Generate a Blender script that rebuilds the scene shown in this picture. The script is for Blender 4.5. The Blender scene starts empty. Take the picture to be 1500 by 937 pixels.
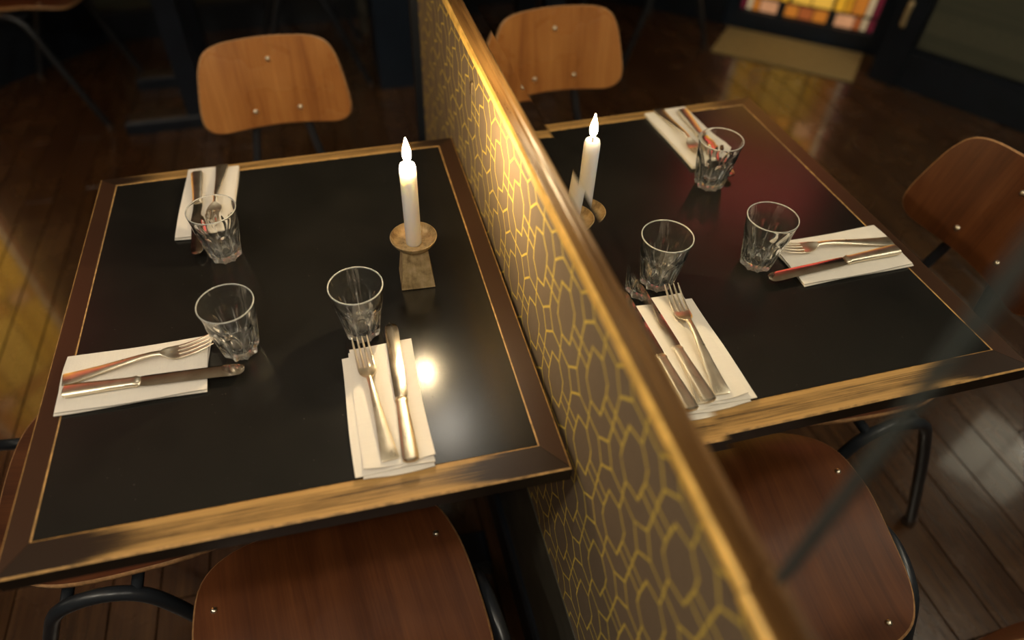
import bpy, math, random
from mathutils import Vector, Matrix

random.seed(7)
scene = bpy.context.scene
COL = scene.collection
PI = math.pi
TZ = 0.740                      # height of the table top

# ------------------------------------------------------------------ camera
cd = bpy.data.cameras.new('camera')
cam = bpy.data.objects.new('camera', cd)
COL.objects.link(cam)
_r = Vector((0.97714171, -0.21252922, -0.00504040))
_d = Vector((-0.15663900, -0.70374153, -0.69297337))
_f = Vector((0.14372995, 0.67792270, -0.72094557))
cam.matrix_world = Matrix(((_r.x, -_d.x, -_f.x, 0.43537164), (_r.y, -_d.y, -_f.y, -1.15118789),
                           (_r.z, -_d.z, -_f.z, 1.45294358), (0, 0, 0, 1)))
cd.sensor_width = 36.0
cd.sensor_fit = 'HORIZONTAL'
cd.lens = 1008.357 / 1500 * 36
cd.shift_x = (750 - 693.2) / 1500
cd.shift_y = (465.8 - 468.5) / 1500
cd.clip_start = 0.02
cd.dof.use_dof = True
cd.dof.focus_distance = 0.99
cd.dof.aperture_fstop = 1.6
scene.camera = cam

# ------------------------------------------------------------------ world, exposure
w = bpy.data.worlds.new('room_air')
scene.world = w
w.use_nodes = True
w.node_tree.nodes['Background'].inputs[0].default_value = (0.95, 0.85, 0.62, 1)
w.node_tree.nodes['Background'].inputs[1].default_value = 0.012
vs = scene.view_settings
vs.view_transform = 'Standard'
vs.look = 'None'
vs.gamma = 1.0
vs.use_curve_mapping = False
vs.exposure = 0.55

# ------------------------------------------------------------------ lamps of the room, two added as fill
WARM = (1.0, 0.90, 0.74)
LAMPS = [  # x, y, z, watts, colour, radius : glass globes hanging from the ceiling
    ('pendant_or_fill_lamp', (0.612, 0.235, 2.03), 2.2, (1.0, 0.93, 0.80), 0.045),
    ('pendant_or_fill_lamp', (-1.30, -0.60, 2.30), 9.0, WARM, 0.060),  # added fill lamp, set where its reflections stay out of view
    ('pendant_or_fill_lamp', (-0.55, -1.10, 2.10), 15.0, WARM, 0.070),
    ('pendant_or_fill_lamp', (0.22, -1.55, 2.15), 18.0, WARM, 0.070),
    ('pendant_or_fill_lamp', (1.30, 1.50, 2.30), 14.0, (1.0, 0.86, 0.66), 0.060),  # added fill lamp to brighten the back wall and column
]
LAMP_LABELS = ['small glass globe pendant lamp hanging over the middle of the mirror',
               'added fill lamp, a globe pendant close to the small side window',
               'glass globe pendant lamp hanging behind the chair on the left',
               'glass globe pendant lamp hanging behind the chair in front',
               'added fill lamp, a globe pendant on the far side of the partition']
CANDLE_STRENGTH = 1050.0
PANE_STRENGTH = 0.75
WINDOW_STRENGTH = 1.5

# ------------------------------------------------------------------ mesh helpers
class MB:
    """collects vertices and faces; build() links them as one mesh object"""
    def __init__(self):
        self.v = []; self.f = []; self.m = []
    def add(self, vs, fs, mi=0):
        o = len(self.v)
        self.v += [tuple(p) for p in vs]
        for q in fs:
            self.f.append(tuple(i + o for i in q)); self.m.append(mi)
    def box(self, a, b, mi=0):
        (x0, y0, z0), (x1, y1, z1) = a, b
        self.add([(x0, y0, z0), (x1, y0, z0), (x1, y1, z0), (x0, y1, z0), (x0, y0, z1), (x1, y0, z1), (x1, y1, z1), (x0, y1, z1)],
                 [(0, 3, 2, 1), (4, 5, 6, 7), (0, 1, 5, 4), (1, 2, 6, 5), (2, 3, 7, 6), (3, 0, 4, 7)], mi)
    def cbox(self, a, b, c, mi=0, me=None):
        """box with chamfered top and side edges (c)"""
        (x0, y0, z0), (x1, y1, z1) = a, b
        rings = [[(x0, y0, z0), (x1, y0, z0), (x1, y1, z0), (x0, y1, z0)],
                 [(x0, y0, z1 - c), (x1, y0, z1 - c), (x1, y1, z1 - c), (x0, y1, z1 - c)],
                 [(x0 + c, y0 + c, z1), (x1 - c, y0 + c, z1), (x1 - c, y1 - c, z1), (x0 + c, y1 - c, z1)]]
        self.loft(rings, mi, caps=True)
    def loft(self, rings, mi=0, caps=True, closed=True):
        n = len(rings[0]); vs = [p for r in rings for p in r]; fs = []
        for i in range(len(rings) - 1):
            for j in range(n if closed else n - 1):
                k = (j + 1) % n
                fs.append((i * n + j, i * n + k, (i + 1) * n + k, (i + 1) * n + j))
        if caps and closed:
            fs.append(tuple(range(n - 1, -1, -1)))
            fs.append(tuple((len(rings) - 1) * n + j for j in range(n)))
        self.add(vs, fs, mi)
    def tube(self, pts, r, n=12, mi=0, smooth=6, r2=None):
        P = catmull([Vector(p) for p in pts], smooth) if smooth else [Vector(p) for p in pts]
        T = []
        for i in range(len(P)):
            t = P[min(i + 1, len(P) - 1)] - P[max(i - 1, 0)]
            T.append(t.normalized())
        up = Vector((0, 0, 1)) if abs(T[0].z) < 0.9 else Vector((1, 0, 0))
        N = (up - T[0] * up.dot(T[0])).normalized()
        rings = []
        for i, p in enumerate(P):
            N = (N - T[i] * N.dot(T[i])).normalized()
            B = T[i].cross(N)
            rr = r if r2 is None else r + (r2 - r) * i / (len(P) - 1)
            rings.append([tuple(p + (N * math.cos(a) + B * math.sin(a)) * rr) for a in [2 * PI * k / n for k in range(n)]])
        self.loft(rings, mi)
    def lathe(self, prof, n=24, c=(0, 0, 0), mi=0):
        rings = []
        for (r, z) in prof:
            rings.append([(c[0] + r * math.cos(2 * PI * k / n), c[1] + r * math.sin(2 * PI * k / n), c[2] + z) for k in range(n)])
        self.loft(rings, mi)
    def mesh(self, name, mats, smooth=True, angle=0.7):
        me = bpy.data.meshes.new(name)
        me.from_pydata(self.v, [], self.f)
        for m in (mats if isinstance(mats, (list, tuple)) else [mats]):
            me.materials.append(m)
        me.polygons.foreach_set('material_index', self.m)
        me.polygons.foreach_set('use_smooth', [smooth] * len(self.f))
        import bmesh
        bm = bmesh.new(); bm.from_mesh(me)
        bmesh.ops.recalc_face_normals(bm, faces=bm.faces)
        if smooth:
            for e in bm.edges:
                if len(e.link_faces) == 2 and e.calc_face_angle(0) > angle:
                    e.smooth = False
        bm.to_mesh(me); bm.free()
        me.update()
        return me
    def build(self, name, mats, parent=None, smooth=True, angle=0.7):
        return link(name, self.mesh(name, mats, smooth, angle), parent)

def catmull(P, k):
    out = []
    for i in range(len(P) - 1):
        p0, p1, p2, p3 = P[max(i - 1, 0)], P[i], P[i + 1], P[min(i + 2, len(P) - 1)]
        for j in range(k):
            t = j / k
            out.append(0.5 * ((2 * p1) + (p2 - p0) * t + (2 * p0 - 5 * p1 + 4 * p2 - p3) * t * t + (3 * p1 - p0 - 3 * p2 + p3) * t ** 3))
    out.append(P[-1])
    return out

def link(name, data, parent=None):
    o = bpy.data.objects.new(name, data)
    COL.objects.link(o)
    if parent is not None:
        o.parent = parent
    return o

def thing(name, label, cat, loc=(0, 0, 0), rz=0.0, group=None):
    o = link(name, None)
    o.empty_display_size = 0.05
    o.location = loc; o.rotation_euler = (0, 0, rz)
    return tag(o, label, cat, group)

def tag(o, label, cat, group=None):
    o['label'] = label; o['category'] = cat
    if group: o['group'] = group
    return o

def struct(o, label=None, cat=None):
    o['kind'] = 'structure'
    if label: o['label'] = label
    if cat: o['category'] = cat
    return o

def copy_tree(o, parent=None):
    c = o.copy(); COL.objects.link(c); c.parent = parent
    for ch in list(o.children):
        copy_tree(ch, c)
    return c

# ------------------------------------------------------------------ material helpers
class NT:
    def __init__(self, name):
        self.m = bpy.data.materials.new(name); self.m.use_nodes = True
        self.t = self.m.node_tree; self.n = self.t.nodes
        self.bsdf = self.n['Principled BSDF']
    def node(self, kind, **kw):
        x = self.n.new(kind)
        for k, v in kw.items(): setattr(x, k, v)
        return x
    def put(self, sock, val):
        if isinstance(val, bpy.types.NodeSocket): self.t.links.new(val, sock)
        else: sock.default_value = val
    def math(self, op, a, b=0.0, c=0.0, clamp=False):
        x = self.node('ShaderNodeMath', operation=op, use_clamp=clamp)
        self.put(x.inputs[0], a); self.put(x.inputs[1], b); self.put(x.inputs[2], c)
        return x.outputs[0]
    def vmath(self, op, a, b=(0, 0, 0)):
        x = self.node('ShaderNodeVectorMath', operation=op)
        self.put(x.inputs[0], a); self.put(x.inputs[1], b)
        return x.outputs['Value'] if op in ('DOT_PRODUCT', 'LENGTH', 'DISTANCE') else x.outputs['Vector']
    def coord(self, which='Object'):
        return self.node('ShaderNodeTexCoord').outputs[which]
    def mapping(self, vec, scale=(1, 1, 1), loc=(0, 0, 0), rot=(0, 0, 0)):
        x = self.node('ShaderNodeMapping')
        self.put(x.inputs['Vector'], vec)
        x.inputs['Scale'].default_value = scale; x.inputs['Location'].default_value = loc; x.inputs['Rotation'].default_value = rot
        return x.outputs[0]
    def noise(self, vec, scale=5, detail=4, rough=0.55, dist=0.0):
        x = self.node('ShaderNodeTexNoise')
        self.put(x.inputs['Vector'], vec)
        x.inputs['Scale'].default_value = scale; x.inputs['Detail'].default_value = detail
        x.inputs['Roughness'].default_value = rough; x.inputs['Distortion'].default_value = dist
        return x.outputs['Fac']
    def ramp(self, fac, stops):
        x = self.node('ShaderNodeValToRGB')
        self.put(x.inputs[0], fac)
        e = x.color_ramp.elements
        while len(e) < len(stops): e.new(0.5)
        for i, (p, c) in enumerate(stops):
            e[i].position = p; e[i].color = (c[0], c[1], c[2], 1)
        return x.outputs[0]
    def mix(self, fac, a, b, blend='MIX'):
        x = self.node('ShaderNodeMix', data_type='RGBA', blend_type=blend)
        self.put(x.inputs[0], fac)
        self.put(x.inputs[6], a if isinstance(a, bpy.types.NodeSocket) else (*a, 1))
        self.put(x.inputs[7], b if isinstance(b, bpy.types.NodeSocket) else (*b, 1))
        return x.outputs[2]
    def maprange(self, v, a, b, c=0.0, d=1.0, smooth=True):
        x = self.node('ShaderNodeMapRange')
        if smooth: x.interpolation_type = 'SMOOTHSTEP'
        self.put(x.inputs[0], v)
        for i, q in enumerate((a, b, c, d)): x.inputs[i + 1].default_value = q
        return x.outputs[0]
    def bump(self, h, strength=0.2, dist=0.001):
        x = self.node('ShaderNodeBump')
        x.inputs['Strength'].default_value = strength; x.inputs['Distance'].default_value = dist
        self.put(x.inputs['Height'], h)
        self.t.links.new(x.outputs[0], self.bsdf.inputs['Normal'])
    def set(self, **kw):
        names = dict(color='Base Color', rough='Roughness', metal='Metallic', ior='IOR', trans='Transmission Weight', spec='Specular IOR Level',
                     sss='Subsurface Weight', sssr='Subsurface Radius', ssss='Subsurface Scale', coat='Coat Weight', coatr='Coat Roughness',
                     emit='Emission Color', emits='Emission Strength', sheen='Sheen Weight')
        for k, v in kw.items():
            s = self.bsdf.inputs[names[k]]
            if isinstance(v, tuple) and len(v) == 3 and s.type == 'RGBA': v = (*v, 1)
            self.put(s, v)
        return self.m

def simple(name, color, rough=0.5, metal=0.0, var=0.15, scale=30.0, **kw):
    m = NT(name)
    n = m.noise(m.coord(), scale, 4)
    lo = tuple(c * (1 - var) for c in color); hi = tuple(min(1, c * (1 + var)) for c in color)
    return m.set(color=m.ramp(n, [(0.3, lo), (0.7, hi)]), rough=rough, metal=metal, **kw)

M = {}
# black linoleum inlay
m = NT('black_linoleum'); c = m.coord()
n1 = m.noise(c, 14, 4); n2 = m.noise(c, 900, 2)
spk = m.maprange(m.noise(c, 420, 0), 0.855, 0.87)
M['lino'] = m.set(color=m.mix(spk, m.ramp(n1, [(0.3, (0.0085, 0.0080, 0.0068)), (0.75, (0.0125, 0.0115, 0.0095))]), (0.06, 0.05, 0.04)),
                  rough=m.maprange(n1, 0.3, 0.7, 0.205, 0.225), spec=0.45)
m.bump(n2, 0.05, 0.0003)

# stained beech edging of the table, worn to bare wood: wear follows the strip (local x along the strip)
def frame_wood(name, wear, reach, half, dark=(0.022, 0.012, 0.007), bare=(0.46, 0.265, 0.085)):
    m = NT(name); c = m.coord()
    st = m.noise(m.mapping(c, (5, 620, 60)), 1.0, 6, 0.70)
    bl = m.noise(m.mapping(c, (14, 110, 40)), 1.0, 5, 0.65)
    sep = m.node('ShaderNodeSeparateXYZ'); m.put(sep.inputs[0], c)
    ax = m.math('ABSOLUTE', sep.outputs[0])
    wob = m.math('MULTIPLY', m.math('SUBTRACT', bl, 0.5), 0.12)
    mid = m.maprange(m.math('ADD', ax, wob), reach[0], reach[1], 1.0, 0.0)
    ay = m.math('ABSOLUTE', sep.outputs[1])
    rimw = m.maprange(ay, half * 0.35, half, 0.0, 1.0)                 # both long edges are rubbed most
    wv = m.math('ADD', m.math('MULTIPLY', mid, wear), m.math('ADD', m.math('MULTIPLY', st, 1.25), m.math('MULTIPLY', bl, 0.35)))
    wv = m.math('ADD', wv, m.math('MULTIPLY', m.math('MULTIPLY', rimw, m.math('ADD', mid, 0.35)), 0.30))
    fac = m.maprange(wv, 1.16, 1.62)
    grain = m.noise(m.mapping(c, (12, 420, 200)), 1.0, 3)
    bc = m.mix(grain, tuple(x * 0.62 for x in bare), tuple(min(1, x * 1.25) for x in bare))
    out = m.set(color=m.mix(fac, dark, bc), rough=m.maprange(fac, 0, 1, 0.30, 0.46), spec=0.42)
    m.bump(grain, 0.15, 0.0004)
    return out
M['frame_front'] = frame_wood('edging_wood_worn', 0.62, (0.14, 0.30), 0.020)
M['frame_back'] = frame_wood('edging_wood_back', 0.62, (0.18, 0.36), 0.013)
M['frame_side'] = frame_wood('edging_wood_side', 0.03, (0.1, 0.4), 0.0155, dark=(0.040, 0.018, 0.009))
M['worn_edge'] = simple('worn_bare_edge', (0.42, 0.235, 0.075), 0.5, var=0.45, scale=90)
M['edge_dark'] = simple('dark_stained_side', (0.011, 0.007, 0.0045), 0.42, var=0.3)

def plywood(name, c0, c1, c2, rough=0.32, coat=0.5):
    m = NT(name); c = m.coord()
    oi = m.node('ShaderNodeObjectInfo').outputs['Random']
    cc = m.vmath('ADD', c, (0, 0, 0))
    off = m.node('ShaderNodeCombineXYZ'); m.put(off.inputs[0], m.math('MULTIPLY', oi, 3.0)); m.put(off.inputs[1], m.math('MULTIPLY', oi, 7.0))
    cc = m.vmath('ADD', c, off.outputs[0])
    g1 = m.noise(m.mapping(cc, (22, 2.2, 2.2)), 1.0, 5, 0.6, 0.6)
    g2 = m.noise(m.mapping(cc, (260, 6, 6)), 1.0, 3, 0.6)
    bl = m.noise(cc, 6, 3)
    f = m.math('ADD', m.math('MULTIPLY', g1, 0.62), m.math('ADD', m.math('MULTIPLY', g2, 0.28), m.math('MULTIPLY', bl, 0.2)))
    out = m.set(color=m.ramp(f, [(0.36, c0), (0.54, c1), (0.74, c2)]), rough=m.maprange(bl, 0.3, 0.7, rough - 0.04, rough + 0.06), spec=0.45, coat=coat, coatr=0.16)
    m.bump(g2, 0.06, 0.0003)
    return out
M['ply'] = plywood('teak_plywood', (0.20, 0.066, 0.018), (0.37, 0.145, 0.038), (0.52, 0.235, 0.066), 0.28)
M['ply_red'] = plywood('red_brown_plywood', (0.050, 0.013, 0.004), (0.098, 0.029, 0.008), (0.155, 0.050, 0.014), 0.36, 0.12)
M['ply_edge'] = simple('plywood_edge', (0.36, 0.19, 0.08), 0.5, var=0.3, scale=160)
M['tube'] = simple('charcoal_enamel_tube', (0.020, 0.023, 0.028), 0.32, var=0.2, scale=12)
M['rubber'] = simple('worn_rubber_cap', (0.06, 0.035, 0.022), 0.7)
M['steel'] = simple('rivet_steel', (0.78, 0.70, 0.55), 0.28, 1.0, var=0.12, scale=200)
M['iron'] = simple('blue_black_iron', (0.010, 0.014, 0.022), 0.38, var=0.3, scale=9)
M['oldwood'] = simple('old_foot_wood', (0.05, 0.032, 0.018), 0.45, var=0.4, scale=20)

# cutlery metal: tarnished silver plate
m = NT('silver_plate'); c = m.coord()
sc1 = m.noise(m.mapping(c, (60, 900, 900)), 1.0, 3)
bl = m.noise(c, 60, 4)
M['silver'] = m.set(color=m.ramp(bl, [(0.3, (0.74, 0.65, 0.50)), (0.7, (0.82, 0.74, 0.59))]), metal=1.0, rough=m.maprange(m.math('ADD', sc1, bl), 0.7, 1.3, 0.27, 0.36))
m.bump(bl, 0.012, 0.0003)
m = NT('knife_steel'); c = m.coord()
bl = m.noise(c, 45, 4); sc1 = m.noise(m.mapping(c, (500, 60, 60), rot=(0, 0, 0.5)), 1.0, 3)
M['blade'] = m.set(color=m.ramp(bl, [(0.3, (0.50, 0.43, 0.33)), (0.7, (0.68, 0.60, 0.48))]), metal=1.0, rough=m.maprange(bl, 0.3, 0.7, 0.11, 0.17))
# brass of the candlestick
m = NT('aged_brass'); c = m.coord()
n1 = m.noise(c, 55, 6, 0.65); n2 = m.noise(m.mapping(c, (200, 200, 25)), 1.0, 3)
f = m.math('ADD', m.math('MULTIPLY', n1, 0.75), m.math('MULTIPLY', n2, 0.3))
M['brass'] = m.set(color=m.ramp(f, [(0.34, (0.20, 0.130, 0.060)), (0.52, (0.52, 0.38, 0.19)), (0.72, (0.72, 0.57, 0.34))]), metal=0.4, rough=m.maprange(f, 0.3, 0.75, 0.55, 0.34))
m.bump(n1, 0.25, 0.0008)
# linen
m = NT('white_linen'); c = m.coord()
wv = m.node('ShaderNodeTexWave'); wv.bands_direction = 'X'; m.put(wv.inputs['Vector'], c); wv.inputs['Scale'].default_value = 190; wv.inputs['Distortion'].default_value = 2.0
wv2 = m.node('ShaderNodeTexWave'); wv2.bands_direction = 'Y'; m.put(wv2.inputs['Vector'], c); wv2.inputs['Scale'].default_value = 190; wv2.inputs['Distortion'].default_value = 2.0
we = m.math('ADD', wv.outputs['Fac'], wv2.outputs['Fac'])
soft = m.noise(c, 16, 3)
slub = m.noise(m.mapping(c, (25, 500, 20)), 1.0, 3)
M['linen'] = m.set(color=m.mix(m.math('MULTIPLY', slub, 0.7), (0.80, 0.745, 0.66), (0.70, 0.645, 0.56)), rough=0.85, spec=0.2, sheen=0.1)
m.bump(m.math('ADD', m.math('MULTIPLY', we, 0.25), m.math('MULTIPLY', soft, 1.5)), 0.35, 0.0012)
# glass
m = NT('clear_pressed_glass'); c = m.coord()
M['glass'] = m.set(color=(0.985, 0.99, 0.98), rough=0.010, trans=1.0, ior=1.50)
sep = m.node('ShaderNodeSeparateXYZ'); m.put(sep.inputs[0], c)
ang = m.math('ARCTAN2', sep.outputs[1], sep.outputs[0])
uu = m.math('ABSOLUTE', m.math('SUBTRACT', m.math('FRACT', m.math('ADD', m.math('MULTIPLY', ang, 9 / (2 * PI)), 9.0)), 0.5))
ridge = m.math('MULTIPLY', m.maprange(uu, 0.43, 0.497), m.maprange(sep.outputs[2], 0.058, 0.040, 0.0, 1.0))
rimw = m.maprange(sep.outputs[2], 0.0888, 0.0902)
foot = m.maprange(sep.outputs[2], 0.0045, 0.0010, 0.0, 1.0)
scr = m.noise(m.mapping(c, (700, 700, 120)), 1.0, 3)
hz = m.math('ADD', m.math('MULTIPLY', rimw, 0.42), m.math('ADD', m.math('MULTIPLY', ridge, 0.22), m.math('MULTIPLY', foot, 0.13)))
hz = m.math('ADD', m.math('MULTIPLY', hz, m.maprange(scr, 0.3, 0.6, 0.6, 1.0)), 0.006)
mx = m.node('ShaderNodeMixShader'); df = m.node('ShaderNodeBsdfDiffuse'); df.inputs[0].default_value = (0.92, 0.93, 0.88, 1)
m.put(mx.inputs[0], hz)                                 # painted highlights: pale diffuse on rim, ridges and foot ring, broken by noise
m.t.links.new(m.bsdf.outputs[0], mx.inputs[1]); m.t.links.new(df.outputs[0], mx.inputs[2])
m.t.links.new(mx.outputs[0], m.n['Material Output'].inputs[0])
# wax, flame
m = NT('candle_wax')
M['wax'] = m.set(color=(0.995, 0.985, 0.955), rough=0.42, sss=1.0, sssr=(1.0, 0.82, 0.60), ssss=0.045)
m = NT('candle_flame')
M['flame'] = m.set(color=(0, 0, 0), emit=(1.0, 0.76, 0.43), emits=CANDLE_STRENGTH)
M['wick'] = simple('burnt_wick', (0.012, 0.009, 0.007), 0.9)

# mirror silver
m = NT('mirror_silver')
M['mirror'] = m.set(color=(0.86, 0.87, 0.84), metal=1.0, rough=0.0)
M['mirror_edge'] = simple('mirror_backing', (0.02, 0.022, 0.022), 0.5)
M['strip'] = simple('dark_metal_strip', (0.055, 0.065, 0.062), 0.42, 0.3, var=0.15)

# old pine moulding of the dado
m = NT('amber_moulding_wood'); c = m.coord()
g = m.noise(m.mapping(c, (40, 1.6, 55)), 1.0, 6, 0.65, 0.5)
b2 = m.noise(m.mapping(c, (30, 5, 30)), 1.0, 4)
fac = m.math('ADD', m.math('MULTIPLY', g, 0.7), m.math('MULTIPLY', b2, 0.35))
M['rail'] = m.set(color=m.ramp(fac, [(0.38, (0.026, 0.011, 0.004)), (0.50, (0.125, 0.060, 0.018)), (0.66, (0.29, 0.155, 0.045))]), rough=m.maprange(b2, 0.3, 0.7, 0.26, 0.42), spec=0.5)
m.bump(g, 0.12, 0.0006)
M['rail_edge'] = simple('worn_moulding_edge', (0.78, 0.47, 0.11), 0.38, var=0.28, scale=45)

# wallpaper: gold line print on taupe, repeat of lens shapes, lozenges and connecting lines (metres, local y,z)
def wallpaper(name, ground, line, rough=0.55, lw=0.00125):
    m = NT(name); c = m.coord()
    ax, ay, bx, by = 0.100, 0.0, 0.005, -0.124
    det = ax * by - ay * bx
    iu = (0, by / det, -bx / det); iv = (0, -ay / det, ax / det)      # y,z -> u,v
    O = (-0.844 + 0.374, 0.897)
    sub = m.vmath('SUBTRACT', c, (0, O[0], O[1]))
    wob = m.node('ShaderNodeTexNoise'); m.put(wob.inputs['Vector'], c); wob.inputs['Scale'].default_value = 60; wob.inputs['Detail'].default_value = 1
    wv = m.vmath('MULTIPLY', m.vmath('SUBTRACT', wob.outputs['Color'], (0.5, 0.5, 0.5)), (0, 0.0022, 0.0022))
    sub = m.vmath('ADD', sub, wv)
    cmb = m.node('ShaderNodeCombineXYZ')
    m.put(cmb.inputs[0], m.vmath('DOT_PRODUCT', sub, iu)); m.put(cmb.inputs[1], m.vmath('DOT_PRODUCT', sub, iv))
    uv = cmb.outputs[0]
    P = [(22, 29), (-4, 38), (-23, 23), (-25, 7), (-22, -29), (4, -38), (23, -23), (25, -7)]
    N = ((105) / 2, -124 / 2); R1 = (20.5, 1); R2 = (-2, 24)
    seg = [(P[i], P[(i + 1) % 8]) for i in range(8)]
    dm = [(N[0] + R1[0], N[1] + R1[1]), (N[0] + R2[0], N[1] + R2[1]), (N[0] - R1[0], N[1] - R1[1]), (N[0] - R2[0], N[1] - R2[1])]
    seg += [(dm[i], dm[(i + 1) % 4]) for i in range(4)]
    seg += [(dm[0], (N[0] + 100 - R1[0], N[1] - R1[1])), (dm[1], (N[0] - 5 - R2[0], N[1] + 124 - R2[1]))]
    seg += [((23.5, 11), (74, 8)), ((24.5, -9), (77, -12)), ((4, -38), (1, -86))]
    best = None
    for (p, q) in seg:
        mx, my = (p[0] + q[0]) / 2000, (p[1] + q[1]) / 2000
        dx, dy = (q[0] - p[0]) / 1000, (q[1] - p[1]) / 1000
        L = math.hypot(dx, dy); dx /= L; dy /= L
        mu = iu[1] * mx + iu[2] * my; mv = iv[1] * mx + iv[2] * my
        w_ = m.vmath('FRACTION', m.vmath('SUBTRACT', uv, (mu - 0.5, mv - 0.5, 0)))
        w_ = m.vmath('SUBTRACT', w_, (0.5, 0.5, 0))
        al = m.vmath('DOT_PRODUCT', w_, (ax * dx + ay * dy, bx * dx + by * dy, 0))
        pe = m.vmath('DOT_PRODUCT', w_, (-ax * dy + ay * dx, -bx * dy + by * dx, 0))
        dist = m.math('MAXIMUM', m.math('ABSOLUTE', pe), m.math('SUBTRACT', m.math('ABSOLUTE', al), L / 2))
        best = dist if best is None else m.math('MINIMUM', best, dist)
    fac = m.maprange(best, lw * 1.35, lw * 0.65)
    fib = m.noise(m.mapping(c, (300, 300, 60)), 1.0, 3)
    wearn = m.noise(c, 35, 4)
    g = m.mix(m.math('MULTIPLY', fib, 0.8), tuple(x * 0.85 for x in ground), tuple(x * 1.15 for x in ground))
    fac2 = m.math('MULTIPLY', fac, m.maprange(wearn, 0.25, 0.5, 0.65, 1.0))
    out = m.set(color=m.mix(fac2, g, line), rough=rough, spec=0.35, metal=m.math('MULTIPLY', fac2, 0.15))
    m.bump(m.math('ADD', m.math('MULTIPLY', fac, 0.7), m.math('MULTIPLY', fib, 0.5)), 0.12, 0.0004)
    return out
M['paper'] = wallpaper('taupe_gold_line_wallpaper', (0.178, 0.130, 0.086), (0.70, 0.51, 0.095), lw=0.0015)
M['paper_olive'] = wallpaper('olive_tone_wallpaper', (0.085, 0.085, 0.058), (0.115, 0.112, 0.076), lw=0.0016)
M['board'] = simple('olive_grey_board', (0.050, 0.045, 0.032), 0.6, var=0.35, scale=14)
M['navy'] = simple('blue_black_paint', (0.0075, 0.011, 0.017), 0.42, var=0.25, scale=8)
M['navy2'] = simple('deep_navy_paint', (0.010, 0.019, 0.034), 0.40, var=0.25, scale=8)
M['ceiling'] = simple('cream_plaster_ceiling', (0.56, 0.54, 0.48), 0.8)
M['mat'] = simple('pale_beige', (0.30, 0.245, 0.12), 0.9, var=0.25, scale=120)
M['lead'] = simple('lead_came', (0.03, 0.032, 0.034), 0.5)

# floor boards
m = NT('varnished_floor_board'); c = m.coord()
oi = m.node('ShaderNodeObjectInfo').outputs['Random']
off = m.node('ShaderNodeCombineXYZ'); m.put(off.inputs[0], m.math('MULTIPLY', oi, 11.0)); m.put(off.inputs[1], m.math('MULTIPLY', oi, 31.0))
cc = m.vmath('ADD', c, off.outputs[0])
g = m.noise(m.mapping(cc, (70, 3.0, 3)), 1.0, 5, 0.6, 0.4)
dirt = m.noise(cc, 5, 4)
base = m.ramp(m.math('ADD', m.math('MULTIPLY', g, 0.6), m.math('MULTIPLY', dirt, 0.4)), [(0.34, (0.030, 0.013, 0.005)), (0.52, (0.062, 0.028, 0.010)), (0.70, (0.105, 0.052, 0.019))])
base = m.mix(m.math('MULTIPLY', oi, 0.35), base, (0.030, 0.012, 0.006))
rip = m.noise(m.mapping(cc, (55, 24, 1)), 1.0, 3, 0.5, 0.8)
M['floor'] = m.set(color=base, rough=m.maprange(dirt, 0.3, 0.7, 0.20, 0.30), spec=0.5, coat=0.6, coatr=0.07)
m.bump(m.math('ADD', m.math('MULTIPLY', g, 0.3), rip), 0.30, 0.0016)
M['subfloor'] = simple('dark_joint_dirt', (0.006, 0.004, 0.003), 0.9)

# ================================================================== the setting
WALL_ROT = 0.0122
def wx(y):                       # x of the mirror face at depth y
    return 0.6403 - 0.01222 * (y + 0.374)

# floor: one structure with its boards
fb = MB(); fb.box((-3.2, -2.6, -0.05), (2.2, 2.6, -0.016))
floor = struct(fb.build('floor', M['subfloor'], smooth=False), 'dark brown varnished plank floor')
PW = 0.0995
plank_mesh = {}
def plank(x, y0, L):
    k = round(L, 2)
    if k not in plank_mesh:
        b = MB(); c_ = 0.0012
        b.cbox((-PW / 2 + 0.0009, 0, -0.016), (PW / 2 - 0.0009, k - 0.002, 0.0), c_)
        plank_mesh[k] = b.mesh('plank', M['floor'], smooth=False)
    o = link('plank', plank_mesh[k], floor)
    o.location = (x, y0, 0)
x = -2.545
i = 0
while x < 1.25:
    y = -1.9 - [0.0, 0.55, 0.2, 0.8][i % 4]
    lens = [1.6, 2.0, 1.8]
    k = i
    while y < 2.45:
        L = lens[k % 3]; k += 1
        plank(x, y, L); y += L
    x += PW + 0.0005; i += 1

def wall_box(name, p, q, z0, z1, thick, mat, label=None):
    """upright slab from p to q on the floor plan, thickness behind it (to the right of p->q)"""
    p, q = Vector((p[0], p[1], 0)), Vector((q[0], q[1], 0))
    L = (q - p).length
    b = MB(); b.box((0, -thick, z0), (L, 0, z1))
    o = b.build(name, mat, smooth=False)
    o.location = p; o.rotation_euler = (0, 0, math.atan2(q.y - p.y, q.x - p.x))
    return struct(o, label)

# partition with the mirror: local frame x = into the wall, y = along
def on_wall(b, name, mats, parent=None, smooth=False):
    o = b.build(name, mats, parent, smooth=smooth)
    if parent is None:
        o.location = (0.6403 + 0.0, -0.374, 0); o.rotation_euler = (0, 0, WALL_ROT)
    return o
YO = 0.374                                      # world y -> local y on the wall: add this
PE = 0.355                                      # end of the partition (world y)
b = MB(); b.box((0.006, -2.0 + YO, 0.41), (0.075, PE + YO, 1.60))
wr = on_wall(b, 'wall_right', M['paper']); struct(wr, 'taupe partition with gold line wallpaper beside the table')
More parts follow.
